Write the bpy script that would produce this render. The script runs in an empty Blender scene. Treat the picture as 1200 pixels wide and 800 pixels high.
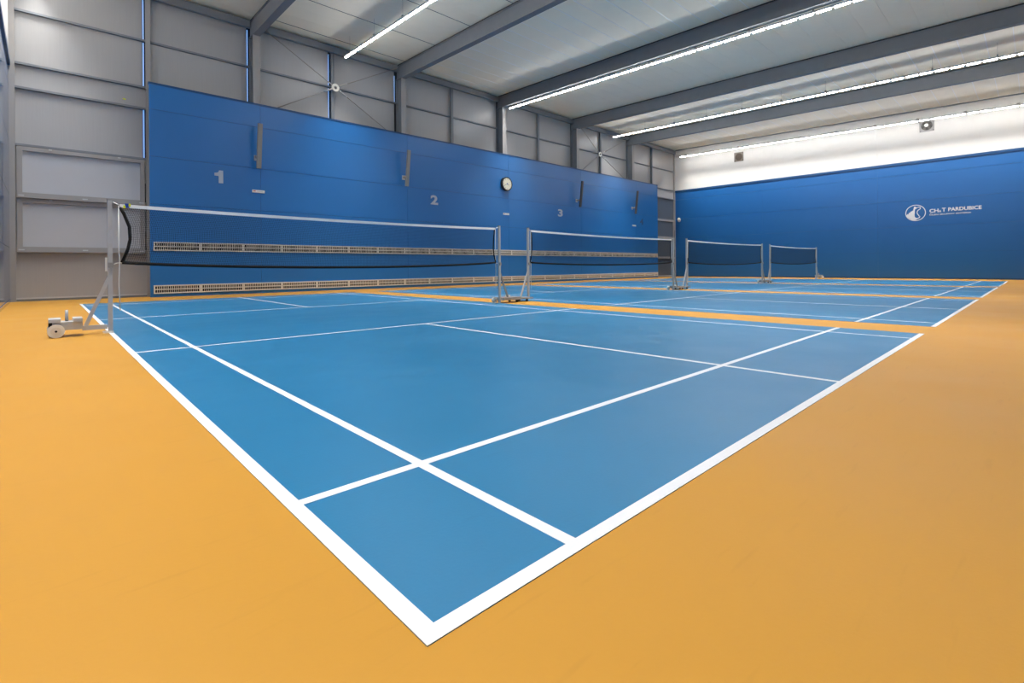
import bpy, math, random
from mathutils import Vector, Matrix

random.seed(7)
SC = bpy.context.scene
COL = SC.collection

# ------------------------------------------------------------------ camera
cam_d = bpy.data.cameras.new('camera')
cam = bpy.data.objects.new('camera', cam_d)
COL.objects.link(cam)
CAM_LOC = Vector((-0.5332, -0.8254, 0.7388))
YAW, ROLL = 0.8078, -0.0078
fwd = Vector((math.cos(YAW), math.sin(YAW), 0.0))
r0 = Vector((math.sin(YAW), -math.cos(YAW), 0.0))
u0 = Vector((0, 0, 1))
rr = math.cos(ROLL) * r0 + math.sin(ROLL) * u0
uu = -math.sin(ROLL) * r0 + math.cos(ROLL) * u0
M4 = Matrix(((rr.x, uu.x, -fwd.x, CAM_LOC.x),
             (rr.y, uu.y, -fwd.y, CAM_LOC.y),
             (rr.z, uu.z, -fwd.z, CAM_LOC.z),
             (0, 0, 0, 1)))
cam.matrix_world = M4
cam_d.sensor_width = 36.0
cam_d.sensor_fit = 'HORIZONTAL'
cam_d.lens = 581.6 / 1200 * 36.0
cam_d.shift_x = -(608.7 - 600) / 1200
cam_d.shift_y = (312.0 - 400) / 1200
cam_d.clip_start = 0.05
cam_d.clip_end = 200
SC.camera = cam

# ------------------------------------------------------------------ world, exposure
w = bpy.data.worlds.new('world')
SC.world = w
w.use_nodes = True
w.node_tree.nodes['Background'].inputs[0].default_value = (0.35, 0.5, 0.75, 1)
w.node_tree.nodes['Background'].inputs[1].default_value = 0.3
SC.view_settings.view_transform = 'Standard'
SC.view_settings.look = 'None'
SC.view_settings.gamma = 1.0
SC.view_settings.use_curve_mapping = False
SC.view_settings.exposure = 0.26
SC.cycles.sample_clamp_indirect = 4.0

LAMP_POWER = 400.0      # each lamp run
LAMP_SPREAD = 84.0
DIFFUSER_GLOW = 38.0

# ------------------------------------------------------------------ key dimensions (metres)
XL, XR = -1.12, 29.5          # end walls
YB, YF = 15.8, -2.3           # long walls
BLUE_Y = 15.24                # face of the blue cladding
BEAMS = [4.1, 9.1, 14.1, 19.15, 24.15]
GAP = 0.8                     # yellow strip between courts
COURTS = [i * (6.1 + GAP) for i in range(4)]
NET_Y = 6.7
SLOPE = 0.0225
def zc(y):                    # underside of the ceiling
    return 8.28 + SLOPE * (y - 15.6)

# ------------------------------------------------------------------ materials
def srgb(r, g, b):
    def f(c):
        c /= 255.0
        return c / 12.92 if c <= 0.04045 else ((c + 0.055) / 1.055) ** 2.4
    return (f(r), f(g), f(b), 1.0)

def mat(name, col, rough=0.5, metal=0.0, var=0.06, scale=6.0, bump=0.0, bscale=60.0, spec=0.5,
        stretch=(1, 1, 1), rvar=0.0):
    m = bpy.data.materials.new(name)
    m.use_nodes = True
    nt = m.node_tree
    b = nt.nodes['Principled BSDF']
    b.inputs['Roughness'].default_value = rough
    b.inputs['Metallic'].default_value = metal
    b.inputs['Specular IOR Level'].default_value = spec
    tc = nt.nodes.new('ShaderNodeTexCoord')
    mp = nt.nodes.new('ShaderNodeMapping')
    mp.inputs['Scale'].default_value = stretch
    nt.links.new(tc.outputs['Object'], mp.inputs['Vector'])
    n = nt.nodes.new('ShaderNodeTexNoise')
    n.inputs['Scale'].default_value = scale
    n.inputs['Detail'].default_value = 5.0
    nt.links.new(mp.outputs['Vector'], n.inputs['Vector'])
    mx = nt.nodes.new('ShaderNodeMix')
    mx.data_type = 'RGBA'
    lo = tuple(c * (1 - var) for c in col[:3]) + (1,)
    hi = tuple(min(1, c * (1 + var)) for c in col[:3]) + (1,)
    mx.inputs['A'].default_value = lo
    mx.inputs['B'].default_value = hi
    nt.links.new(n.outputs['Fac'], mx.inputs['Factor'])
    nt.links.new(mx.outputs['Result'], b.inputs['Base Color'])
    if rvar:
        mr = nt.nodes.new('ShaderNodeMapRange')
        mr.inputs['From Min'].default_value = 0.3
        mr.inputs['From Max'].default_value = 0.7
        mr.inputs['To Min'].default_value = rough - rvar
        mr.inputs['To Max'].default_value = rough + rvar
        nt.links.new(n.outputs['Fac'], mr.inputs['Value'])
        nt.links.new(mr.outputs['Result'], b.inputs['Roughness'])
    if bump:
        n2 = nt.nodes.new('ShaderNodeTexNoise')
        n2.inputs['Scale'].default_value = bscale
        n2.inputs['Detail'].default_value = 3.0
        nt.links.new(mp.outputs['Vector'], n2.inputs['Vector'])
        bp = nt.nodes.new('ShaderNodeBump')
        bp.inputs['Strength'].default_value = bump
        bp.inputs['Distance'].default_value = 0.01
        nt.links.new(n2.outputs['Fac'], bp.inputs['Height'])
        nt.links.new(bp.outputs['Normal'], b.inputs['Normal'])
    return m

def emis(name, col, s):
    m = bpy.data.materials.new(name)
    m.use_nodes = True
    b = m.node_tree.nodes['Principled BSDF']
    b.inputs['Base Color'].default_value = (0.8, 0.8, 0.8, 1)
    b.inputs['Emission Color'].default_value = col
    b.inputs['Emission Strength'].default_value = s
    return m

def floor_mat(name, col, rough, spec):
    """poured floor: broad faint mottling, fine grain, a few thin scuff streaks"""
    m = mat(name, col, rough, var=0.05, scale=1.3, bump=0.03, bscale=90, spec=spec, rvar=0.04)
    nt = m.node_tree
    b = nt.nodes['Principled BSDF']
    src = b.inputs['Base Color'].links[0].from_socket
    tc = nt.nodes.new('ShaderNodeTexCoord')
    mp = nt.nodes.new('ShaderNodeMapping')
    mp.inputs['Rotation'].default_value = (0, 0, 0.9)
    mp.inputs['Scale'].default_value = (1.0, 9.0, 1.0)
    nt.links.new(tc.outputs['Object'], mp.inputs['Vector'])
    n = nt.nodes.new('ShaderNodeTexNoise')
    n.inputs['Scale'].default_value = 3.2
    n.inputs['Detail'].default_value = 7.0
    nt.links.new(mp.outputs['Vector'], n.inputs['Vector'])
    rp = nt.nodes.new('ShaderNodeMapRange')
    rp.inputs['From Min'].default_value = 0.62
    rp.inputs['From Max'].default_value = 0.80
    rp.inputs['To Min'].default_value = 0.0
    rp.inputs['To Max'].default_value = 0.22
    nt.links.new(n.outputs['Fac'], rp.inputs['Value'])
    mx = nt.nodes.new('ShaderNodeMix')
    mx.data_type = 'RGBA'
    mx.inputs['B'].default_value = tuple(c * 0.6 for c in col[:3]) + (1,)
    nt.links.new(src, mx.inputs['A'])
    nt.links.new(rp.outputs['Result'], mx.inputs['Factor'])
    nt.links.new(mx.outputs['Result'], b.inputs['Base Color'])
    return m

M = {}
M['orange'] = floor_mat('floor_orange', srgb(191, 138, 45), 0.47, 0.36)
M['court'] = floor_mat('court_blue', srgb(36, 114, 158), 0.34, 0.48)
M['line'] = mat('line_white', srgb(226, 228, 232), 0.5, var=0.03, scale=20)
M['blue'] = mat('cladding_blue', srgb(30, 95, 160), 0.31, var=0.04, scale=1.2, spec=0.45)
M['blue_long_lit'] = mat('cladding_blue_long_lit', srgb(37, 109, 176), 0.31, var=0.04, scale=1.2, spec=0.5)  # end-wall blue made lighter; the lamps' direct light is in the colour
M['blue_gloss'] = mat('cladding_blue_gloss', srgb(33, 100, 166), 0.06, var=0.05, scale=1.2, spec=0.5)
M['blue_trim'] = mat('trim_blue', srgb(20, 70, 118), 0.4, var=0.04)
M['grey'] = mat('panel_grey', srgb(166, 166, 167), 0.34, var=0.05, scale=3, stretch=(14, 14, 0.5), spec=0.5)
M['steel'] = mat('steel_grey', srgb(120, 125, 132), 0.5, var=0.08, scale=4, spec=0.4)
M['pane'] = mat('pane_grey', srgb(184, 187, 193), 0.4, var=0.02, scale=3)
M['frame'] = mat('frame_grey', srgb(152, 150, 149), 0.45, var=0.04, scale=5)
M['dark'] = mat('joint_dark', srgb(48, 52, 58), 0.8, var=0.05)
M['ceil'] = mat('ceiling_panel', srgb(252, 244, 224), 0.55, var=0.03, scale=2, spec=0.3)
M['ceil_back'] = mat('ceiling_joint', srgb(170, 170, 168), 0.8, var=0.03)
M['strip'] = mat('ceiling_strip', srgb(255, 255, 255), 0.3, var=0.02)
M['white_wall'] = mat('upper_wall_white', srgb(216, 214, 210), 0.5, var=0.02, scale=2)
M['housing'] = mat('lamp_housing', srgb(190, 192, 195), 0.4, var=0.03)
M['glow'] = emis('lamp_diffuser', (1.0, 0.98, 0.95, 1), DIFFUSER_GLOW)
M['slit'] = emis('daylight_slit', (0.10, 0.33, 0.85, 1), 0.8)
M['galv'] = mat('galvanised', srgb(182, 182, 182), 0.4, metal=0.1, var=0.1, scale=14)
M['galv_dark'] = mat('galvanised_dark', srgb(150, 147, 142), 0.5, metal=0.1, var=0.1, scale=14)  # darker, browner galvanised tone
M['white'] = mat('white_plastic', srgb(232, 230, 222), 0.4, var=0.03)
M['rubber'] = mat('black_rubber', srgb(26, 26, 27), 0.7, var=0.1)
M['cord'] = mat('black_cord', srgb(5, 5, 7), 0.9, var=0.1, scale=30)
M['mesh'] = mat('net_twine', srgb(14, 17, 24), 0.8, var=0.1, scale=30)
M['tape'] = mat('net_tape', srgb(250, 250, 250), 0.6, var=0.05, scale=8)
M['rope'] = mat('white_rope', srgb(222, 222, 218), 0.7, var=0.05, scale=40)
M['grille'] = mat('grille_white', srgb(222, 218, 208), 0.45, var=0.04)
M['grille_in'] = mat('grille_inside', srgb(34, 30, 27), 0.8, var=0.2, scale=12)
M['numeral'] = mat('numeral_grey', srgb(186, 194, 204), 0.5, var=0.03)
M['numeral_dim_lit'] = mat('numeral_dim_lit', srgb(62, 84, 122), 0.5, var=0.05)  # same grey numeral, with weak light put into the colour
M['cream'] = mat('clock_face', srgb(236, 232, 208), 0.4, var=0.02)
M['black'] = mat('black_plastic', srgb(18, 18, 20), 0.45, var=0.05)
M['fan_frame'] = mat('fan_frame', srgb(128, 120, 110), 0.6, var=0.1)
M['brown'] = mat('fan_brown', srgb(84, 72, 62), 0.6, var=0.1)
M['yellow'] = mat('sticker_yellow', srgb(220, 226, 30), 0.5, var=0.03)
M['tag_blue'] = mat('tag_blue', srgb(20, 60, 150), 0.5, var=0.03)
M['bar'] = mat('bar_grey', srgb(140, 139, 136), 0.5, var=0.05)
M['bar_dark'] = mat('bar_dark', srgb(78, 74, 72), 0.5, var=0.05)
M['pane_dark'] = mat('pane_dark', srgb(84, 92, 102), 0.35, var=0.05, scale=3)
M['red'] = mat('mark_red', srgb(190, 70, 60), 0.5, var=0.03)

# ------------------------------------------------------------------ mesh builder
class MB:
    def __init__(self):
        self.v, self.f, self.s = [], [], []
    def add(self, vs, fs, smooth=False):
        k = len(self.v)
        self.v += [Vector(p) for p in vs]
        self.f += [tuple(i + k for i in f) for f in fs]
        self.s += [smooth] * len(fs)
        return self
    def box(self, x0, x1, y0, y1, z0, z1, slope=0.0, yref=0.0):
        P = []
        for z in (z0, z1):
            for (x, y) in ((x0, y0), (x1, y0), (x1, y1), (x0, y1)):
                P.append((x, y, z + slope * (y - yref)))
        return self.add(P, [(3, 2, 1, 0), (4, 5, 6, 7), (0, 1, 5, 4), (1, 2, 6, 5), (2, 3, 7, 6), (3, 0, 4, 7)])
    def bar(self, a, b, wid, hei, up=(0, 0, 1)):
        a, b = Vector(a), Vector(b)
        d = (b - a).normalized()
        s = d.cross(Vector(up))
        if s.length < 1e-5:
            s = d.cross(Vector((1, 0, 0)))
        s.normalize()
        t = s.cross(d)
        P = []
        for c in (a, b):
            for (i, j) in ((-1, -1), (1, -1), (1, 1), (-1, 1)):
                P.append(c + s * (i * wid / 2) + t * (j * hei / 2))
        return self.add(P, [(3, 2, 1, 0), (4, 5, 6, 7), (0, 1, 5, 4), (1, 2, 6, 5), (2, 3, 7, 6), (3, 0, 4, 7)])
    def tube(self, pts, r, n=8, cap=True, smooth=True):
        pts = [Vector(p) for p in pts]
        V, F = [], []
        for i, p in enumerate(pts):
            d = (pts[min(i + 1, len(pts) - 1)] - pts[max(i - 1, 0)]).normalized()
            a = Vector((0, 1, 0)) if abs(d.y) < 0.8 else Vector((1, 0, 0))
            s = d.cross(a).normalized()
            t = d.cross(s)
            for k in range(n):
                an = 2 * math.pi * k / n
                V.append(p + (s * math.cos(an) + t * math.sin(an)) * r)
        for i in range(len(pts) - 1):
            for k in range(n):
                q = (k + 1) % n
                F.append((i * n + k, i * n + q, (i + 1) * n + q, (i + 1) * n + k))
        self.add(V, F, smooth)
        if cap:
            k = len(self.v) - len(V)
            self.f.append(tuple(k + i for i in reversed(range(n))))
            self.f.append(tuple(k + (len(pts) - 1) * n + i for i in range(n)))
            self.s += [False, False]
        return self
    def disc(self, c, ax, r, h, n=24):
        c, ax = Vector(c), Vector(ax).normalized()
        return self.tube([c - ax * h / 2, c + ax * h / 2], r, n)
    def ring(self, c, ax, r, R, h, n=28):
        """flat annulus with thickness"""
        c, ax = Vector(c), Vector(ax).normalized()
        a = Vector((0, 0, 1)) if abs(ax.z) < 0.8 else Vector((1, 0, 0))
        s = ax.cross(a).normalized()
        t = ax.cross(s)
        V, F = [], []
        for k in range(n):
            an = 2 * math.pi * k / n
            e = s * math.cos(an) + t * math.sin(an)
            for (q, hh) in ((r, -h / 2), (R, -h / 2), (R, h / 2), (r, h / 2)):
                V.append(c + e * q + ax * hh)
        for k in range(n):
            q = (k + 1) % n
            for j in range(4):
                jj = (j + 1) % 4
                F.append((k * 4 + j, k * 4 + jj, q * 4 + jj, q * 4 + j))
        return self.add(V, F, False)
    def prism(self, poly, org, ex, ey, depth):
        """polygon in the plane (ex, ey) from org, extruded by depth along ex x ey"""
        org, ex, ey = Vector(org), Vector(ex), Vector(ey)
        nz = ex.cross(ey).normalized()
        n = len(poly)
        V = [org + ex * p[0] + ey * p[1] for p in poly] + [org + ex * p[0] + ey * p[1] + nz * depth for p in poly]
        F = [tuple(reversed(range(n))), tuple(range(n, 2 * n))]
        for i in range(n):
            j = (i + 1) % n
            F.append((i, j, n + j, n + i))
        return self.add(V, F)
    def mesh(self, name, m, org=(0, 0, 0)):
        org = Vector(org)
        me = bpy.data.meshes.new(name)
        me.from_pydata([tuple(p - org) for p in self.v], [], self.f)
        me.polygons.foreach_set('use_smooth', self.s)
        me.materials.append(m)
        me.update()
        return me
    def build(self, name, m, parent=None, org=None):
        po = world_org(parent)
        o = bpy.data.objects.new(name, self.mesh(name, m, po if org is None else org))
        COL.objects.link(o)
        if parent:
            o.parent = parent
            if org is not None:
                o.location = Vector(org) - po
        elif org is not None:
            o.location = org
        return o

def world_org(p):
    v = Vector((0, 0, 0))
    while p:
        v += p.location
        p = p.parent
    return v

def inst(name, me, loc, parent):
    o = bpy.data.objects.new(name, me)
    COL.objects.link(o)
    o.parent = parent
    o.location = Vector(loc) - world_org(parent)
    return o

def thing(name, label, cat, loc, group=None):
    o = bpy.data.objects.new(name, None)
    o.empty_display_size = 0.2
    COL.objects.link(o)
    o.location = loc
    o['label'] = label
    o['category'] = cat
    if group:
        o['group'] = group
    return o

def struct(o):
    o['kind'] = 'structure'
    return o

ORD = ['first', 'second', 'third', 'fourth', 'fifth', 'sixth', 'seventh', 'eighth', 'ninth', 'tenth', 'eleventh',
       'twelfth', 'thirteenth', 'fourteenth', 'fifteenth', 'sixteenth', 'seventeenth', 'eighteenth', 'nineteenth',
       'twentieth', 'twenty-first', 'twenty-second', 'twenty-third', 'twenty-fourth', 'twenty-fifth']

# ================================================================== STRUCTURE
# ---- floor and the four courts painted on it
floor = struct(MB().box(XL, XR, YF, YB, -0.12, 0.0).build('floor', M['orange']))
LW = 0.044
for ci, x0 in enumerate(COURTS):
    cs = MB().box(x0, x0 + 6.1, 0, 13.4, 0.0, 0.002).build('court_surface', M['court'], floor)
    def ln(xa, xb, ya, yb):
        MB().box(x0 + xa, x0 + xb, ya, yb, 0.002, 0.0032).build('line', M['line'], cs)
    ln(0, 6.1, 0, LW)                                   # near baseline
    if ci == 0:
        ln(0, LW, LW, 13.4)                             # outer sideline of the first court
    left = LW if ci == 0 else 0.0
    ln(left, 6.1, 0.76, 0.80)                           # long service line
    ln(left, 6.1, 12.60, 12.64)
    ln(left, 6.1, 4.68, 4.72)                           # short service lines
    ln(left, 6.1, 8.68, 8.72)
    for xs in (0.46, 5.60):                             # singles sidelines, in runs between the cross lines
        for (ya, yb) in ((LW, .76), (.80, 4.68), (4.72, 8.68), (8.72, 12.60), (12.64, 13.4)):
            ln(xs, xs + 0.04, ya, yb)
    for (ya, yb) in ((LW, .76), (.80, 4.68), (8.72, 12.60), (12.64, 13.4)):
        ln(3.03, 3.07, ya, yb)                          # centre line

# ---- ceiling: backing and panels per bay
edges = [XL] + BEAMS + [XR]
ceiling = struct(MB().box(XL, XR, YF, YB, 0.03, 0.15, SLOPE, 0).build('ceiling', M['ceil_back'], None, (0, 0, zc(0))))
for o_ in (ceiling,):
    for v in o_.data.vertices:
        v.co.z += zc(0)
STEP = 0.645
for bi in range(len(edges) - 1):
    xa, xb = edges[bi] + 0.004, edges[bi + 1] - 0.004
    pm = MB().box(xa, xb, 0.0015, STEP - 0.0015, 0.0, 0.034, SLOPE, 0).mesh('ceiling_panel', M['ceil'])
    smesh = MB().box(xa, xb, -0.009, 0.009, -0.005, 0.006, SLOPE, 0).mesh('joint_strip', M['strip'])
    dmesh = MB().box(xa, xb, -0.008, 0.008, -0.006, 0.006, SLOPE, 0).mesh('joint_strip', M['dark'])
    k = 0
    y = YB - STEP
    while y > YF - STEP:
        inst('ceiling_panel', pm, (0, y, zc(y)), ceiling)
        if bi in (2, 4, 5):
            inst('joint_strip', smesh, (0, y, zc(y)), ceiling)
        if bi == 1 and k % 3 == 0:
            inst('joint_strip', dmesh, (0, y, zc(y)), ceiling)
        y -= STEP
        k += 1

# ---- long back wall (grey sandwich panels between posts)
wall_back = struct(MB().box(XL - .2, XR + .2, YB + 0.03, YB + 0.2, 0, 8.5).build('wall_back', M['dark']))
POSTS = [1.5, 6.54, 11.5, 16.55, 21.45, 26.65]
xs = sorted([XL] + BEAMS + POSTS + [XR])
GAPS = {1.5: 0.055, 4.1: 0.05, 6.54: 0.05, 9.1: 0.05}         # open slots beside the posts that let daylight in
for i in range(len(xs) - 1):
    a, b = xs[i], xs[i + 1]
    main = b in GAPS
    b2 = b - (0.12 if b in BEAMS else 0.06 if b in GAPS else 0.0)
    slot = b2 - (GAPS[b] if main else 0)
    zr = [(5.66, 6.86), (6.86, 8.4)]
    if i == 0 or i == len(xs) - 2:
        zr = [(0.06, 1.19), (1.19, 2.46), (2.46, 3.7), (3.7, 5.06), (5.06, 5.64)] + zr
    else:
        zr = [(0.06, 3.7), (3.7, 5.66)] + zr
    for (z0, z1) in zr:
        sl_ = b - .01 if (main and i == 0 and (z1 < 3.75 or 5 < z0 < 5.1)) else slot
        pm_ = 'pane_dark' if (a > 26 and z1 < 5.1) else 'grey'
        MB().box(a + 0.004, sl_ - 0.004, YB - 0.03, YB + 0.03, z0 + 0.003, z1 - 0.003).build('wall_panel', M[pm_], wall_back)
# girts: horizontal rails across each bay
def girt(a, b, z, h=0.05, d=0.07):
    MB().box(a, b, YB - 0.03 - d, YB - 0.03, z - h, z).build('girt_rail', M['steel'], wall_back)
for i in range(len(xs) - 1):
    a, b = xs[i] + 0.04, xs[i + 1] - 0.05
    girt(a, b, 6.89)
    if i in (0, len(xs) - 2):
        girt(a, b, 5.64); girt(a, b, 5.07); girt(a, b, 3.72)
        MB().box(a, b, YB - 0.05, YB - 0.03, 0.05, 0.085).build('sill_strip', M['housing'], wall_back)
        MB().box(a, b, YB - 0.045, YB - 0.03, 0.0, 0.05).build('kick_plate', M['steel'], wall_back)
# secondary posts
for p in POSTS:
    MB().box(p - 0.06, p + 0.05, YB - 0.16, YB - 0.145, 0, 8.2).box(p - 0.012, p + 0.003, YB - 0.145, YB - 0.03, 0, 8.2) \
        .build('wall_post', M['frame' if p == 1.5 else 'steel'], wall_back)
for (x, s) in ((XL, 1), (XR, -1)):                       # corner posts
    xa, xb = sorted((x + s * 0.0, x + s * 0.10))
    MB().box(xa, xb, YB - 0.12, YB - 0.03, 0, 8.2).build('corner_post', M['frame'], wall_back)
# eaves rail under the ceiling
ee = [XL] + BEAMS + [XR]
for i in range(len(ee) - 1):
    a, b = ee[i] + 0.11, ee[i + 1] - 0.11
    MB().box(a, b, YB - 0.23, YB - 0.21, 8.02, 8.20).box(a, b, YB - 0.23, YB - 0.06, 8.20, 8.22).box(a, b, YB - 0.23, YB - 0.12, 8.0, 8.02) \
        .build('eaves_rail', M['steel'], wall_back)

lining = struct(MB().box(1.47, 26.54, BLUE_Y + 0.012, BLUE_Y + 0.10, 0.0, 5.58).build('wall_back_lining', M['blue_trim']))
# blue cladding on the long wall (panels stand proud of the posts)
bx = [1.46, 4.15, 9.15, 14.2, 19.2, 24.2, 26.55]
bz = [0.0, 1.22, 2.46, 3.71, 4.945, 5.60]
for i in range(len(bx) - 1):
    for j in range(len(bz) - 1):
        MB().box(bx[i] + (.003 if i else 0), bx[i + 1] - .003, BLUE_Y, BLUE_Y + 0.06, bz[j] + (.005 if j else 0), bz[j + 1] - .005) \
            .build('cladding_panel', M['blue_long_lit'], lining)
MB().box(1.45, 26.56, BLUE_Y - 0.012, BLUE_Y + 0.12, 5.595, 5.65).build('cladding_cap', M['blue_trim'], lining)

# daylight slots beside the posts
wn = 5
for (xa, xb, zs) in ((1.395, 1.425, ((3.74, 5.03), (5.66, 6.83), (6.9, 7.98))), (3.94, 3.968, ((5.66, 6.83), (6.9, 8.0))),
                     (6.44, 6.468, ((5.66, 6.83), (6.9, 7.98))), (8.94, 8.962, ((6.9, 7.9),))):
    for (z0, z1) in zs:
        struct(MB().box(xa, xb, YB - 0.012, YB - 0.006, z0, z1).build('window_%d' % wn, M['slit']))
        wn += 1

# top-hung opaque sashes in both end bays
def sash(n, xa, xb, z0, z1, pm='pane'):
    fr = MB()
    y0, y1 = YB - 0.115, YB - 0.035
    f = 0.095
    fr.box(xa, xb, y0, y1, z1 - f, z1).box(xa, xb, y0, y1, z0, z0 + f)
    fr.box(xa, xa + f, y0, y1, z0 + f, z1 - f).box(xb - f, xb, y0, y1, z0 + f, z1 - f)
    wi = struct(fr.build('window_%d' % n, M['frame']))
    MB().box(xa + f, xb - f, y1 - 0.03, y1 - 0.005, z0 + f, z1 - f).build('pane', M[pm], wi)
    for t in (0.24, 0.78):
        xx = xa + (xb - xa) * t
        MB().box(xx - 0.03, xx + 0.03, y0 - 0.02, y0, z1 - 0.035, z1 - 0.008).build('hinge', M['housing'], wi)
    for t in (0.03, 0.5, 0.97):
        xx = xa + (xb - xa) * t
        MB().box(xx - 0.05, xx + 0.05, y0 - 0.012, y0, z0 + 0.012, z0 + 0.035).build('latch', M['housing'], wi)
    MB().box(xa - .01, xb + .01, y0 - 0.05, y0, z0 - 0.035, z0).build('drip_rail', M['frame'], wi)
    MB().box(xb + .005, xb + .02, y0 - .01, y0 + .01, z0 + .05, z0 + .55).build('stay_rod', M['dark'], wi)
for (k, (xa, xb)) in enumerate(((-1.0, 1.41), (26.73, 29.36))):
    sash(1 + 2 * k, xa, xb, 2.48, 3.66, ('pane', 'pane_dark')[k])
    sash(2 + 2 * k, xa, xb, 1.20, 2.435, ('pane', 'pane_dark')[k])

# ---- end walls
def end_wall(name, x, s, bm='blue'):
    """s = direction into the hall"""
    back = sorted((x - s * 0.2, x - s * 0.03))
    wl = struct(MB().box(back[0], back[1], YF - .2, YB + .2, 0, 8.5).build(name, M['blue_trim']))
    ya = YB - 0.03
    ys = [YF, 4.7, 10.2, ya]
    zz = [0.0, 1.26, 2.5, 3.75, 5.0, 5.50]
    xa, xb = sorted((x, x - s * 0.04))
    for i in range(len(ys) - 1):
        for j in range(len(zz) - 1):
            MB().box(xa, xb, ys[i] + .0012, ys[i + 1] - .0012, zz[j] + (.004 if j else 0), zz[j + 1] - .004).build('cladding_panel', M[bm], wl)
        MB().box(xa, xb, ys[i] + .002, ys[i + 1] - .002, 5.62, 8.45).build('wall_panel', M['white_wall'], wl)
    ca, cb = sorted((x - s * 0.04, x + s * 0.03))
    MB().box(ca, cb, YF, ya, 5.505, 5.62).build('cladding_cap', M['blue_trim'], wl)
    sa, sb = sorted((x - s * 0.005, x + s * 0.012))
    MB().box(sa, sb, YF, ya, 0.0, 0.07).build('kick_plate', M['blue_trim' if s < 0 else bm], wl)
    return wl
wall_right = end_wall('wall_right', XR, -1)
wall_left = end_wall('wall_left', XL, 1, 'blue_gloss')
# ceiling edge angle along the far end wall
MB().box(XR - 0.09, XR - 0.001, YF, YB - 0.2, -0.05, -0.005, SLOPE, 0).build('trim_1', M['steel'])
bpy.data.objects['trim_1'].location.z = zc(0)
struct(bpy.data.objects['trim_1'])

wall_front = struct(MB().box(XL - .2, XR + .2, YF - 0.2, YF - 0.03, 0, 8.3).build('wall_front', M['blue_trim']))
for i in range(6):
    a, b = edges[i], edges[i + 1]
    for (z0, z1, m) in ((0, 1.25, 'pane'), (1.25, 2.5, 'pane'), (2.5, 3.75, 'pane'), (3.75, 5.6, 'pane'), (5.6, 8.0, 'white_wall')):
        MB().box(a + .003, b - .003, YF - 0.03, YF, z0 + .003, z1 - .003).build('wall_panel', M[m], wall_front)

# ================================================================== FRAME OF THE HALL
def where(i):
    return ['nearest the camera', 'second from the left', 'in the middle of the five', 'fourth from the left', 'nearest the white end wall'][i]
for i, bxx in enumerate(BEAMS):
    t = thing('roof_beam', 'dark grey steel roof beam across the ceiling, ' + where(i), 'beam', (bxx, 6.7, zc(6.7)), 'roof beams')
    y0, y1 = YF + 0.02, YB - 0.05
    MB().box(bxx - .10, bxx + .10, y0, y1, -.535, -.515, SLOPE, 0).build('bottom_flange', M['steel'], t).location = (0, 0, 0)
    MB().box(bxx - .10, bxx + .10, y0, y1, -.07, -.05, SLOPE, 0).build('top_flange', M['steel'], t)
    MB().box(bxx - .085, bxx + .06, y0, y1, -.05, -.004, SLOPE, 0).build('shadow_gap', M['dark'], t)  # dark strip drawn in for the shaded gap between beam and ceiling
    MB().box(bxx - .075, bxx + .075, y0, y1, -.515, -.07, SLOPE, 0).build('web', M['steel'], t)
    for ch in t.children:
        for v in ch.data.vertices:
            v.co.z += zc(0)
for i, bxx in enumerate(BEAMS):
    t = thing('steel_column', 'grey steel column against the back wall under the roof beam ' + where(i), 'column', (bxx, YB - .25, 0), 'wall columns')
    ztop = zc(YB - .4) - .54
    MB().box(bxx - .10, bxx + .10, YB - .43, YB - .412, 0, ztop).build('front_flange', M['frame'], t)
    MB().box(bxx - .10, bxx + .10, YB - .055, YB - .035, 0, ztop).build('back_flange', M['steel'], t)
    MB().box(bxx - .02, bxx + .02, YB - .412, YB - .055, 0, ztop).build('web', M['steel'], t)

def cross_brace(xc, zc_, xa, xb, label):
    yb = YB - 0.28
    t = thing('cross_brace', label, 'brace', (xc, yb, zc_), 'wall bracing')
    MB().ring((xc, yb, zc_), (0, 1, 0), 0.055, 0.13, 0.035).build('ring', M['white'], t)
    for (x, z) in ((xa, 8.12), (xb, 8.12), (xa, 5.45), (xb, 5.45)):
        d = (Vector((x, yb, z)) - Vector((xc, yb, zc_)))
        s = Vector((xc, yb, zc_)) + d.normalized() * 0.12
        MB().tube([s, Vector((x, yb, z))], 0.016, 6).build('rod', M['galv_dark'], t)
        e = s + d.normalized() * 0.35
        MB().tube([s, e], 0.024, 6).build('turnbuckle', M['galv'], t)
cross_brace(6.58, 6.81, 4.24, 8.96, 'steel rod cross brace with white ring, above the blue wall nearest the camera')
cross_brace(21.2, 6.76, 19.28, 24.02, 'steel rod cross brace with ring, far end of the back wall')

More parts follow.
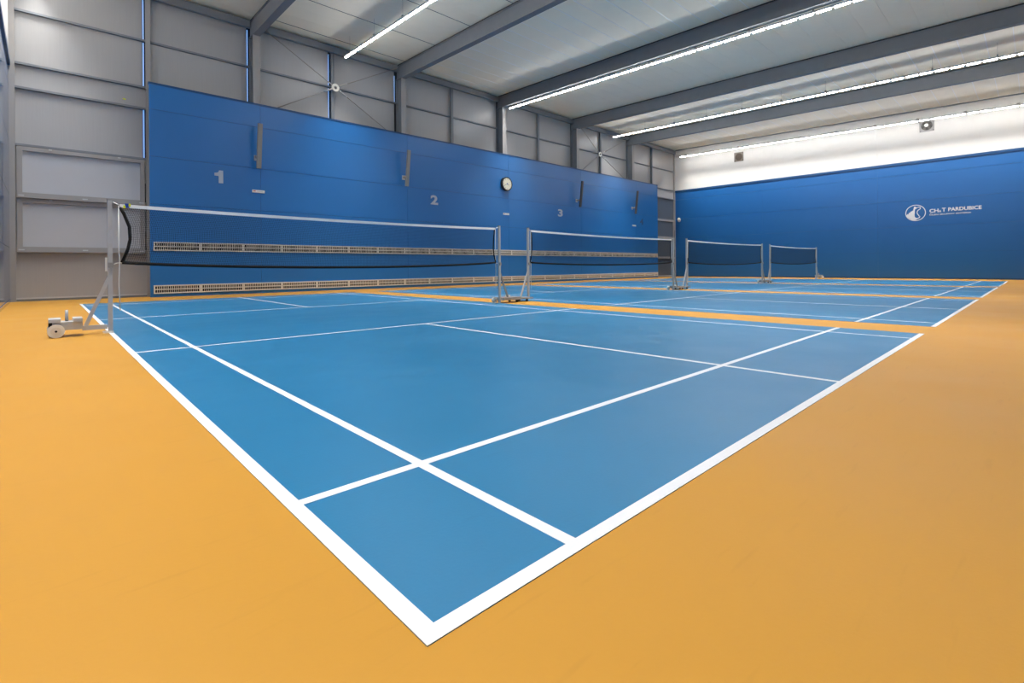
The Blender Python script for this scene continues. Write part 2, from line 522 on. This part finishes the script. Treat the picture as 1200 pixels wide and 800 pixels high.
# ================================================================== LAMP RUNS
SEG = 0.4115
def lamp_run(x, z15, label, y_hi, arm):
    zf = lambda y: z15 + SLOPE * 1.08 * (y - 15.2)
    t = thing('linear_lamp', label, 'lamp', (x, y_hi, zf(y_hi)), 'ceiling lamp runs')
    n = int((y_hi - (YF + .3)) / SEG)
    y_lo = y_hi - n * SEG
    sl = SLOPE * 1.08
    z0 = zf(0)
    hb = MB().box(x - .032, x + .032, y_lo, y_hi, 0.028, 0.075, sl, 0)
    hb.box(x - .034, x + .034, y_lo, y_hi, 0.022, 0.028, sl, 0)
    h = hb.build('housing', M['housing'], t)
    for v in h.data.vertices:
        v.co.z += z0
    dm = MB().box(-.016, .016, -SEG / 2 + .04, SEG / 2 - .04, -0.016, 0.024, sl, 0).mesh('diffuser', M['glow'])
    for k in range(n):
        y = y_hi - (k + .5) * SEG
        inst('diffuser', dm, (x, y, zf(y)), t)
    for k in range(0, n, 4):
        y = y_hi - (k + .9) * SEG
        if arm == 'ceiling':
            MB().bar((x, y, zf(y) + .07), (x, y, zc(y)), .004, .004).box(x - .03, x + .03, y - .02, y + .02, zf(y) + .075, zf(y) + .14) \
                .build('hanger', M['galv_dark'], t)
        elif arm == 'beam':
            MB().box(x - .03, x + .03, y - .02, y + .02, zf(y) + .075, zc(y) - .535).build('hanger', M['galv_dark'], t)
        else:
            xw = XR - .001 if arm == 'right' else XL + .001
            MB().bar((x, y, zf(y) + .10), (xw, y, zf(y) + .16), .05, .03).box(x - .03, x + .03, y - .05, y + .05, zf(y) + .075, zf(y) + .13) \
                .build('hanger', M['galv_dark'], t)
    ld = bpy.data.lights.new('lamp_light', 'AREA')
    ld.shape = 'RECTANGLE'
    ld.size = 0.05
    ld.size_y = n * SEG
    ld.energy = LAMP_POWER
    ld.color = (1.0, 0.97, 0.93)
    ld.spread = math.radians(LAMP_SPREAD)
    lo = bpy.data.objects.new('lamp_light', ld)
    COL.objects.link(lo)
    lo.parent = t
    ym = (y_lo + y_hi) / 2
    lo.location = Vector((x, ym, zf(ym) - 0.022)) - t.location
    lo.rotation_euler = (math.atan(sl), 0, 0)
lamp_run(-0.66, 7.68, 'white linear lamp run over the near left end of the hall', 15.5, 'left')
lamp_run(6.66, 7.66, 'white linear lamp run hung between the first two roof beams', 14.95, 'ceiling')
lamp_run(14.2, 7.64, 'white linear lamp run under the middle roof beam', 15.15, 'beam')
lamp_run(22.0, 7.76, 'white linear lamp run hung between the fourth and fifth roof beams', 15.25, 'ceiling')
lamp_run(28.7, 7.60, 'white linear lamp run on arms along the white end wall', 14.9, 'right')

# ================================================================== NETS AND STANDS
def bar_post(t, x, y, top=1.55, bottom=0.0):
    MB().box(x - .021, x + .021, y - .021, y + .021, bottom, top).build('post', M['galv'], t)
    MB().box(x - .023, x + .023, y - .023, y + .023, top, top + .012).build('post_cap', M['galv_dark'], t)

def wheel(t, x, y, r=.072, wd=.04):
    w_ = MB().disc((x, y, r), (0, 1, 0), r, wd, 20).build('wheel', M['white'], t)
    MB().disc((x, y - wd / 2 - .002, r), (0, 1, 0), r * .62, .006, 16).build('wheel_disc', M['grille'], w_)
    MB().disc((x, y - wd / 2 - .006, r), (0, 1, 0), r * .16, .012, 10).build('axle', M['black'], w_)

def single_stand(x, y, s, label):
    t = thing('net_stand', label, 'stand', (x, y, 0), 'net stands')
    bar_post(t, x, y)
    X = lambda d: x + s * d
    def bxs(d0, d1, y0, y1, z0, z1, mb=None):
        a, b = sorted((X(d0), X(d1)))
        return (mb or MB()).box(a, b, y0, y1, z0, z1)
    bxs(.03, .25, y - .025, y + .025, .05, .10).build('base_arm', M['galv'], t)
    bxs(-.024, .07, y - .05, y + .05, .0, .02).build('foot_plate', M['white'], t)
    MB().bar((X(.22), y, .10), (X(.012), y, .64), .036, .036).build('brace', M['galv'], t)
    bxs(.25, .50, y - .12, y + .12, .075, .165).build('weight_box', M['galv'], t)
    bxs(.25, .33, y - .14, y + .14, .165, .20).build('weight_plate', M['housing'], t)
    bxs(.43, .53, y - .14, y + .14, .165, .20).build('weight_plate', M['housing'], t)
    bxs(.50, .53, y - .125, y + .125, .10, .165).build('end_plate', M['black'], t)
    MB().tube([(X(.38), y, .165), (X(.38), y, .29)], .014, 8).build('handle', M['galv'], t)
    wheel(t, X(.47), y - .155)
    wheel(t, X(.47), y + .155)
    MB().box(x - .02, x + .02, y - .045, y - .022, .76, .82).build('rope_cleat', M['galv_dark'], t)
    bxs(.026, .045, y - .01, y + .01, .72, .88).build('winder', M['white'], t)
    return t

def double_stand(xa, xb, y, label):
    t = thing('net_stand', label, 'stand', ((xa + xb) / 2, y, 0), 'net stands')
    bar_post(t, xa, y)
    bar_post(t, xb, y, 1.55, .10)
    MB().box(xa + .03, xb + .05, y - .10, y + .20, .055, .085).box(xa + .05, xb - .28, y - .08, y + .18, .085, .11) \
        .build('base_plate', M['galv_dark'], t)
    MB().bar((xa + .23, y, .10), (xa + .012, y, .62), .03, .03).build('brace', M['galv_dark'], t)
    MB().bar((xb - .23, y, .09), (xb - .012, y, .62), .03, .03).build('brace', M['galv'], t)
    for (dx, dy) in ((.42, -.07), (.70, -.07), (.42, .16), (.70, .16)):
        MB().disc((xa + dx, y + dy, .028), (0, 1, 0), .028, .03, 12).build('castor', M['rubber'], t)
    MB().box(xa + .29, xa + .37, y + .08, y + .15, .11, .15).build('grip', M['white'], t)
    w_ = MB().disc((xa + .0, y + .16, .06), (0, 1, 0), .06, .04, 16).build('wheel', M['white'], t)
    MB().disc((xa + .0, y + .137, .06), (0, 1, 0), .012, .01, 8).build('axle', M['black'], w_)
    MB().tube([(xa, y + .16, .06), (xa + .06, y + .16, .07)], .012, 6).build('axle_arm', M['galv_dark'], t)
    for px, sx in ((xa, -1), (xb, 1)):
        MB().box(px - .02, px + .02, y - .045, y - .022, .76, .82).build('rope_cleat', M['galv_dark'], t)
    return t

def net(i, x0, label):
    y = NET_Y
    t = thing('badminton_net', label, 'net', (x0 + 3.05, y, 0), 'badminton nets')
    xl, xr = x0 + .115, x0 + 5.985
    if i == 0:
        lp = [(xl, 1.475), (xl + .035, 1.40), (xl + .085, 1.25), (xl + .092, 1.10), (xl + .07, .98), (xl + .015, .82)]
    else:
        lp = [(xl, 1.475), (xl + .02, 1.3), (xl + .02, 1.1), (xl - .0, .98), (xl - .03, .82)]
    rp = [(xr - .005, 1.475), (xr - .03, 1.3), (xr - .04, 1.1), (xr - .02, .95), (xr + .02, .82)]
    def side(P, z):
        for (xa, za), (xb, zb) in zip(P, P[1:]):
            if zb <= z <= za:
                f = (za - z) / (za - zb)
                return xa + (xb - xa) * f
        return P[-1][0]
    top = lambda u: 1.515 - .026 * 4 * u * (1 - u)
    bot = lambda u: .82 - (.075 if i != 1 else .06) * (4 * u * (1 - u)) ** .8
    def pt(u, v):
        z = top(u) - .035 + v * (bot(u) - top(u) + .035)
        zz = 1.475 + v * (.82 - 1.475)
        a, b = side(lp, zz), side(rp, zz)
        return Vector((a + (b - a) * u, y, z))
    nu, nv = 290, 35
    mb = MB()
    r = .0014
    V, F = [], []
    def strand(P, off):
        k = len(V)
        for p in P:
            for (dx, dy) in off:
                V.append(p + Vector((dx[0], dx[1], dx[2])) if False else p + Vector(dx))
        m_ = len(off)
        for q in range(len(P) - 1):
            for e in range(m_):
                e2 = (e + 1) % m_
                F.append((k + q * m_ + e, k + q * m_ + e2, k + (q + 1) * m_ + e2, k + (q + 1) * m_ + e))
    offv = [((-r, -r * .6, 0), 0), ((r, -r * .6, 0), 0), ((0, r, 0), 0)]
    offh = [((0, -r * .6, -r), 0), ((0, -r * .6, r), 0), ((0, r, 0), 0)]
    for a in range(nu + 1):
        u = a / nu
        strand([pt(u, b / 6) for b in range(7)], offv)
    for b in range(1, nv):
        strand([pt(a / 24, b / nv) for a in range(25)], offh)
    mb.add(V, F)
    mo = mb.build('mesh', M['mesh'], t)
    mo['kind'] = 'stuff'
    # tape along the top
    tb = MB()
    N = 32
    for a in range(N):
        u0_, u1_ = a / N, (a + 1) / N
        xa, xb = xl + (xr - xl) * u0_, xl + (xr - xl) * u1_
        za, zb = top(u0_), top(u1_)
        P = [(xa, y - .006, za - .04), (xb, y - .006, zb - .04), (xb, y + .006, zb - .04), (xa, y + .006, za - .04),
             (xa, y - .006, za), (xb, y - .006, zb), (xb, y + .006, zb), (xa, y + .006, za)]
        fs = [(3, 2, 1, 0), (4, 5, 6, 7), (0, 1, 5, 4), (2, 3, 7, 6)]
        if a == 0: fs.append((3, 0, 4, 7))
        if a == N - 1: fs.append((1, 2, 6, 5))
        tb.add(P, fs)
    tb.build('top_tape', M['tape'], t)
    MB().tube([pt(a / 40, 1.0) for a in range(41)], .018, 6).build('bottom_cord', M['cord'], t)
    MB().tube([(p[0], y, p[1]) for p in lp], .016 if i == 0 else .013, 6).build('side_cord', M['cord'], t)
    MB().tube([(p[0], y, p[1]) for p in rp], .011, 6).build('side_cord', M['cord'], t)
    # white ropes: tie to the posts and hang at the ends
    MB().tube([(x0 + .046, y, 1.53), (xl, y, 1.50)], .006, 5).tube([(xl - .012, y, 1.49), (xl - .014, y, 1.0), (xl - .008, y, .86), (xl - .016, y, .55), (xl - .005, y, .25)], .006, 5) \
        .tube([(xl - .062, y, .80), (xl - .03, y, .815), (lp[-1][0], y, .82)], .006, 5).build('rope', M['rope'], t)
    MB().tube([(x0 + 6.074, y, 1.53), (xr, y, 1.50)], .006, 5).tube([(xr + .02, y, 1.49), (xr + .02, y, 1.0), (xr + .022, y, .3)], .006, 5) \
        .tube([(x0 + 6.04, y, .80), (rp[-1][0], y, .82)], .006, 5).build('rope', M['rope'], t)
    if i == 0:
        MB().box(xl + .045, xl + .085, y - .009, y + .009, 1.475, 1.525).build('tag', M['tag_blue'], t)
        MB().box(xl + .03, xl + .05, y - .010, y + .010, 1.47, 1.50).box(xl + .08, xl + .10, y - .010, y + .010, 1.49, 1.525).build('tag', M['yellow'], t)

single_stand(0.02, NET_Y, -1, 'grey single-post net stand with weight box on the near left floor')
names = ['between the first and second courts', 'between the second and third courts', 'between the third and last courts']
for k in range(3):
    double_stand(COURTS[k] + 6.1, COURTS[k + 1] + .02, NET_Y, 'double-post net stand with base plate ' + names[k])
single_stand(COURTS[3] + 6.1, NET_Y, 1, 'grey single-post net stand at the far right end of the nets')
nl = ['wide nearest badminton net with white top tape, spanning below court number one', 'second badminton net, spanning below court number three',
      'third badminton net, before the left part of the blue end wall', 'farthest and smallest badminton net, last in the row']
for k in range(4):
    net(k, COURTS[k], nl[k])

# ================================================================== AIR GRILLES ON THE BLUE WALL
GS = 1.068
def grille_parts(wd, h):
    fr, bars = MB(), MB()
    f = .03
    fr.box(0, wd, -.03, 0, 0, f).box(0, wd, -.03, 0, h - f, h).box(0, f, -.03, 0, f, h - f).box(wd - f * 1.4, wd, -.03, 0, f, h - f)
    fr.box(f, wd - f * 1.4, -.028, 0, h / 2 - .013, h / 2 + .013)
    n = int(round(21 * wd / GS))
    for k in range(1, n):
        x = f + (wd - 2.4 * f) * k / n
        bars.box(x - .0055, x + .0055, -.014, -.004, f, h / 2 - .013).box(x - .007, x + .007, -.024, -.004, h / 2 + .013, h - f)
    back = MB().box(f * .5, wd - f * .5, -.003, -.0005, f * .5, h - f * .5)
    return fr.mesh('frame', M['grille']), bars.mesh('bars', M['grille']), back.mesh('backing', M['grille_in'])
for row, (z0, h) in (('upper', (1.225, .235)), ('lower', (.09, .225))):
    full = grille_parts(GS - .004, h)
    stub = grille_parts(26.5 - (1.53 + 23 * GS), h)
    for k in range(24):
        pm = full if k < 23 else stub
        x = 1.53 + k * GS
        lab = '%s pale air grille from the left in the %s row on the blue wall' % (ORD[k], row)
        if k == 23:
            lab = 'short last pale air grille at the right end of the %s row' % row
        t = thing('air_grille', lab, 'grille', (x, BLUE_Y, z0), 'air grilles in the %s row' % row)
        inst('frame', pm[0], (x, BLUE_Y, z0), t)
        b = inst('bars', pm[1], (x, BLUE_Y, z0), t)
        b['kind'] = 'stuff'
        inst('backing', pm[2], (x, BLUE_Y, z0), t)

# ================================================================== WALL FITTINGS
def text_mesh(s, size, depth, bold, name):
    c = bpy.data.curves.new('t', 'FONT')
    c.body = s
    c.size = size
    c.extrude = depth
    c.offset = bold
    c.resolution_u = 3
    o = bpy.data.objects.new('t', c)
    COL.objects.link(o)
    bpy.context.view_layer.update()
    me = bpy.data.meshes.new_from_object(o.evaluated_get(bpy.context.evaluated_depsgraph_get()))
    me.name = name
    bpy.data.objects.remove(o)
    bpy.data.curves.remove(c)
    return me
def fit_mesh(me, w_, h_, m, rot):
    """scale the flat text to w_ x h_ with its lower left at the origin, then stand it up"""
    xs_ = [v.co.x for v in me.vertices]; ys_ = [v.co.y for v in me.vertices]
    sx, sy = w_ / (max(xs_) - min(xs_)), h_ / (max(ys_) - min(ys_))
    ax, ay = min(xs_), min(ys_)
    for v in me.vertices:
        v.co = rot @ Vector(((v.co.x - ax) * sx, (v.co.y - ay) * sy, v.co.z))
    me.materials.clear()
    me.materials.append(m)
    me.update()
    return me
FACE_Y = Matrix(((1, 0, 0), (0, 0, -1), (0, 1, 0)))         # text faces -Y
FACE_X = Matrix(((0, 0, -1), (-1, 0, 0), (0, 1, 0)))        # text faces -X, reads towards -Y

for (s, x, z, w_, m, lab) in (('1', 2.94, 3.17, .215, 'numeral', 'light grey court number one at the left end of the blue wall'),
                              ('2', 10.15, 3.14, .33, 'numeral', 'light grey court number two, left of the wall clock'),
                              ('3', 17.43, 3.14, .34, 'numeral', 'light grey court number three, right of the wall clock'),
                              ('4', 24.60, 3.12, .34, 'numeral_dim_lit', 'court number four, its grey painted as dimly lit, near the right end of the blue wall')):
    if s == '1':
        me = MB().prism([(.105, 0), (.215, 0), (.215, .36), (.115, .36), (.10, .31), (.06, .285), (0, .275), (0, .20), (.105, .20)],
                        (0, .008, 0), (1, 0, 0), (0, 0, 1), .016).mesh('wall_numeral', M[m])
    else:
        me = fit_mesh(text_mesh(s, 1, .008, .035, 'wall_numeral'), w_, .36, M[m], FACE_Y)
    o = bpy.data.objects.new('wall_numeral', me)
    COL.objects.link(o)
    o.location = (x, BLUE_Y - .009, z)
    o['label'] = lab; o['category'] = 'number'; o['group'] = 'court numbers'

# small white plates
for (x, lab) in ((4.08, 'right of court number one on the blue wall'), (14.04, 'below the round clock on the blue wall'),
                 (23.97, 'near the right end of the blue wall')):
    t = thing('sign_plate', 'small white plate ' + lab, 'plate', (x, BLUE_Y, 3.03), 'small wall plates')
    MB().box(x - .17, x + .17, BLUE_Y - .03, BLUE_Y, 2.99, 3.07).build('plate', M['white'], t)
    MB().box(x - .15, x - .08, BLUE_Y - .032, BLUE_Y - .03, 3.02, 3.045).build('red_mark', M['red'], t)
    MB().box(x - .05, x + .12, BLUE_Y - .032, BLUE_Y - .03, 3.024, 3.036).build('grey_mark', M['housing'], t)

# clock
t = thing('wall_clock', 'round wall clock with black rim and cream face on the blue wall', 'clock', (14.03, BLUE_Y, 4.33))
c0 = Vector((14.03, BLUE_Y - .05, 4.33))
MB().disc(c0, (0, 1, 0), .30, .10, 32).build('case', M['black'], t)
MB().ring(c0 + Vector((0, -.055, 0)), (0, 1, 0), .255, .30, .02).build('rim', M['black'], t)
fc = MB().disc(c0 + Vector((0, -.053, 0)), (0, 1, 0), .256, .008, 32).build('face', M['cream'], t)
mk = MB()
for k in range(12):
    a = k * math.pi / 6
    d = Vector((math.sin(a), 0, math.cos(a)))
    mk.bar(c0 + Vector((0, -.059, 0)) + d * .19, c0 + Vector((0, -.059, 0)) + d * .235, .018, .004, up=(0, 1, 0))
mk.build('hour_marks', M['bar'], fc)
for (L, wd, a, n_) in ((.12, .022, 2.0, 'hour_hand'), (.18, .014, 4.3, 'minute_hand')):
    d = Vector((math.sin(a), 0, math.cos(a)))
    MB().bar(c0 + Vector((0, -.064, 0)) - d * .02, c0 + Vector((0, -.064, 0)) + d * L, wd, .004, up=(0, 1, 0)).build(n_, M['bar'], t)
MB().disc(c0 + Vector((0, -.066, 0)), (0, 1, 0), .03, .008, 14).build('hub', M['tag_blue'], t)

# slim tilted bars on wall brackets
for k, (x, lab) in enumerate(((4.03, 'right of court number one'), (8.98, 'left of court number two'),
                              (18.84, 'right of court number three'), (23.78, 'near the right end of the blue wall'))):
    t = thing('column_unit', 'slim upright grey bar on a wall bracket, ' + lab, 'fixture', (x, BLUE_Y, 4.0), 'slim wall bars')
    m = M['bar'] if k < 2 else M['bar_dark']
    a, b = Vector((x, BLUE_Y - .24, 3.68)), Vector((x, BLUE_Y - .40, 4.96))
    MB().bar(a, b, .12, .07, up=(0, 1, 0)).build('body', m, t)
    MB().bar(a + Vector((0, -.036, .04)), b + Vector((0, -.036, -.04)), .09, .006, up=(0, 1, 0)).build('front_cover', m, t)
    MB().bar((x, BLUE_Y - .27, 4.02), (x, BLUE_Y - .01, 4.02), .05, .05).build('bracket_arm', M['galv_dark'], t)
    MB().box(x - .06, x + .06, BLUE_Y - .015, BLUE_Y, 3.94, 4.10).build('wall_plate', M['galv'], t)
    MB().disc((x - .06, BLUE_Y - .20, 4.02), (1, 0, 0), .04, .05, 12).build('joint', M['galv_dark'], t)

# fans in the white end wall
def wall_fan(y, z, kind, label):
    x = XR
    t = thing('wall_fan', label, 'fan', (x, y, z), None)
    h = .27
    fr = MB()
    n = 24
    # square plate with a round hole
    V, F = [], []
    for k in range(n):
        a = 2 * math.pi * k / n
        ca, sa = math.cos(a), math.sin(a)
        q = h / max(abs(ca), abs(sa))
        for xx in (x - .03, x - .001):
            V.append((x - .03 if xx == x - .03 else xx, y + ca * .215, z + sa * .215))
            V.append((xx, y + ca * q, z + sa * q))
    for k in range(n):
        q = (k + 1) % n
        b, d = k * 4, q * 4
        F += [(b, b + 1, d + 1, d), (b + 2, d + 2, d + 3, b + 3), (b, d, d + 2, b + 2), (b + 1, b + 3, d + 3, d + 1)]
    fr.add(V, F)
    fr.build('frame', M['frame' if kind == 'open' else 'fan_frame'], t)
    MB().disc((x - .006, y, z), (1, 0, 0), .22, .008, 28).build('duct_back', M['black' if kind == 'open' else 'brown'], t)
    if kind == 'open':
        for k in range(5):
            a = 2 * math.pi * k / 5 + .3
            d = Vector((0, math.cos(a), math.sin(a)))
            p = Vector((0, -math.sin(a), math.cos(a)))
            c = Vector((x - .035, y, z))
            P = [c + d * .06 - p * .03, c + d * .20 - p * .045 + Vector((-.01, 0, 0)), c + d * .20 + p * .06 + Vector((.015, 0, 0)), c + d * .06 + p * .03]
            P2 = [q + Vector((.004, 0, 0)) for q in P]
            MB().add(P + P2, [(0, 1, 2, 3), (7, 6, 5, 4), (0, 4, 5, 1), (1, 5, 6, 2), (2, 6, 7, 3), (3, 7, 4, 0)]).build('blade', M['bar_dark'], t)
        MB().disc((x - .05, y + .01, z + .02), (1, 0, 0), .075, .05, 18).build('hub', M['white'], t)
        g = MB()
        for r_ in (.12, .17, .213):
            g.ring((x - .055, y, z), (1, 0, 0), r_ - .003, r_ + .003, .005, 24)
        g.build('guard', M['galv_dark'], t)
    else:
        for k in range(9):
            zz = z - .18 + k * .045
            wv = math.sqrt(max(.0, .21 ** 2 - (zz - z) ** 2))
            MB().box(x - .02, x - .011, y - wv, y + wv, zz - .006, zz + .006).build('louvre', M['brown'], t)
    for (dy, dz) in ((-1, -1), (1, -1), (1, 1), (-1, 1)):
        MB().disc((x - .033, y + dy * .235, z + dz * .235), (1, 0, 0), .022, .012, 10).build('bolt', M['bar_dark'], t)
wall_fan(2.77, 7.20, 'open', 'round black fan with white hub in the white end wall')
wall_fan(11.52, 7.18, 'louvre', 'smaller looking brown louvred vent in the white end wall')

# white logo on the blue end wall
t = thing('wall_logo', 'white round emblem and CH&T PARDUBICE lettering on the blue end wall', 'logo', (XR, 2.3, 3.1))
xf = XR - .004
cy, cz = 3.215, 3.14
rg = MB()
n = 48
V, F = [], []
for k in range(n):
    a = 2 * math.pi * k / n
    for (q, xx) in ((.355, xf), (.385, xf), (.385, xf + .004), (.355, xf + .004)):
        V.append((xx, cy - math.cos(a) * q, cz + math.sin(a) * q))
for k in range(n):
    q = (k + 1) % n
    for j in range(4):
        jj = (j + 1) % 4
        F.append((k * 4 + j, k * 4 + jj, q * 4 + jj, q * 4 + j))
rg.add(V, F).build('emblem_ring', M['line'], t)
def px(p):                                              # emblem sketch units -> metres across the ring
    return ((p[0] - 232) / 120 * .385, -(p[1] - 292) / 95 * .385)
hill = [(122, 318), (140, 300), (150, 306), (152, 290), (163, 284), (166, 292), (172, 276), (186, 268), (190, 276), (194, 262), (206, 264),
        (208, 240), (214, 236), (214, 224), (222, 214), (232, 222), (246, 226), (250, 236), (242, 244), (230, 246), (224, 262),
        (224, 290), (220, 312), (222, 336), (238, 352), (262, 352), (282, 334), (290, 338), (276, 356), (252, 366), (232, 378), (196, 376), (160, 356), (138, 338)]
hp = [px(p) for p in hill]
MB().prism(hp, (xf + .002, cy, cz), (0, -1, 0), (0, 0, 1), .004).build('emblem_castle', M['line'], t)
horse = [(252, 232), (268, 226), (286, 228), (290, 240), (282, 254), (264, 260), (254, 272), (250, 292), (256, 308), (268, 320), (276, 334)]
hb = MB()
for a, b in zip(horse, horse[1:]):
    a, b = px(a), px(b)
    hb.bar((xf + .001, cy - a[0], cz + a[1]), (xf + .001, cy - b[0], cz + b[1]), .003, .03, up=(0, -(b[1] - a[1]), -(b[0] - a[0])) if False else (0, 0, 1))
hb.build('emblem_horse', M['line'], t)
for (s, y0, z0, w_, h_, bold) in (('CH', 2.70, 3.10, .33, .175, .03), ('&', 2.355, 3.10, .085, .10, .02), ('T', 2.25, 3.115, .14, .175, .03),
                                  ('PARDUBICE', 2.03, 3.12, 1.13, .17, .03), ('ČLEN SKUPINY ENTERIA', 2.70, 2.97, 1.46, .088, .015)):
    me = fit_mesh(text_mesh(s, 1, .004, bold, 'lettering'), w_, h_, M['line'], FACE_X)
    o = bpy.data.objects.new('lettering', me)
    COL.objects.link(o)
    o.parent = t
    o.location = Vector((xf, y0, z0)) - t.location

# small wall fixture in the far corner
t = thing('wall_spotlight', 'small cream spot fixture on the blue end wall beside the far corner', 'fixture', (XR, 15.4, 3.72))
MB().box(XR - .03, XR, 15.36, 15.46, 3.70, 3.80).build('base', M['white'], t)
MB().tube([(XR - .03, 15.42, 3.76), (XR - .28, 15.26, 3.62)], .09, 14).build('head', M['cream'], t)
MB().tube([(XR - .282, 15.259, 3.619), (XR - .31, 15.244, 3.605)], .085, 14).build('lens', M['housing'], t)

# yellow sticker
o = MB().prism([(-.04, 0), (-.01, .02), (.04, .01), (.035, -.015), (0, -.02)], (1.0, YB - .031, 5.22), (1, 0, 0), (0, 0, 1), .003).build('sticker', M['yellow'])
o['label'] = 'tiny yellow sticker on the grey panel at upper left'
o['category'] = 'sticker'
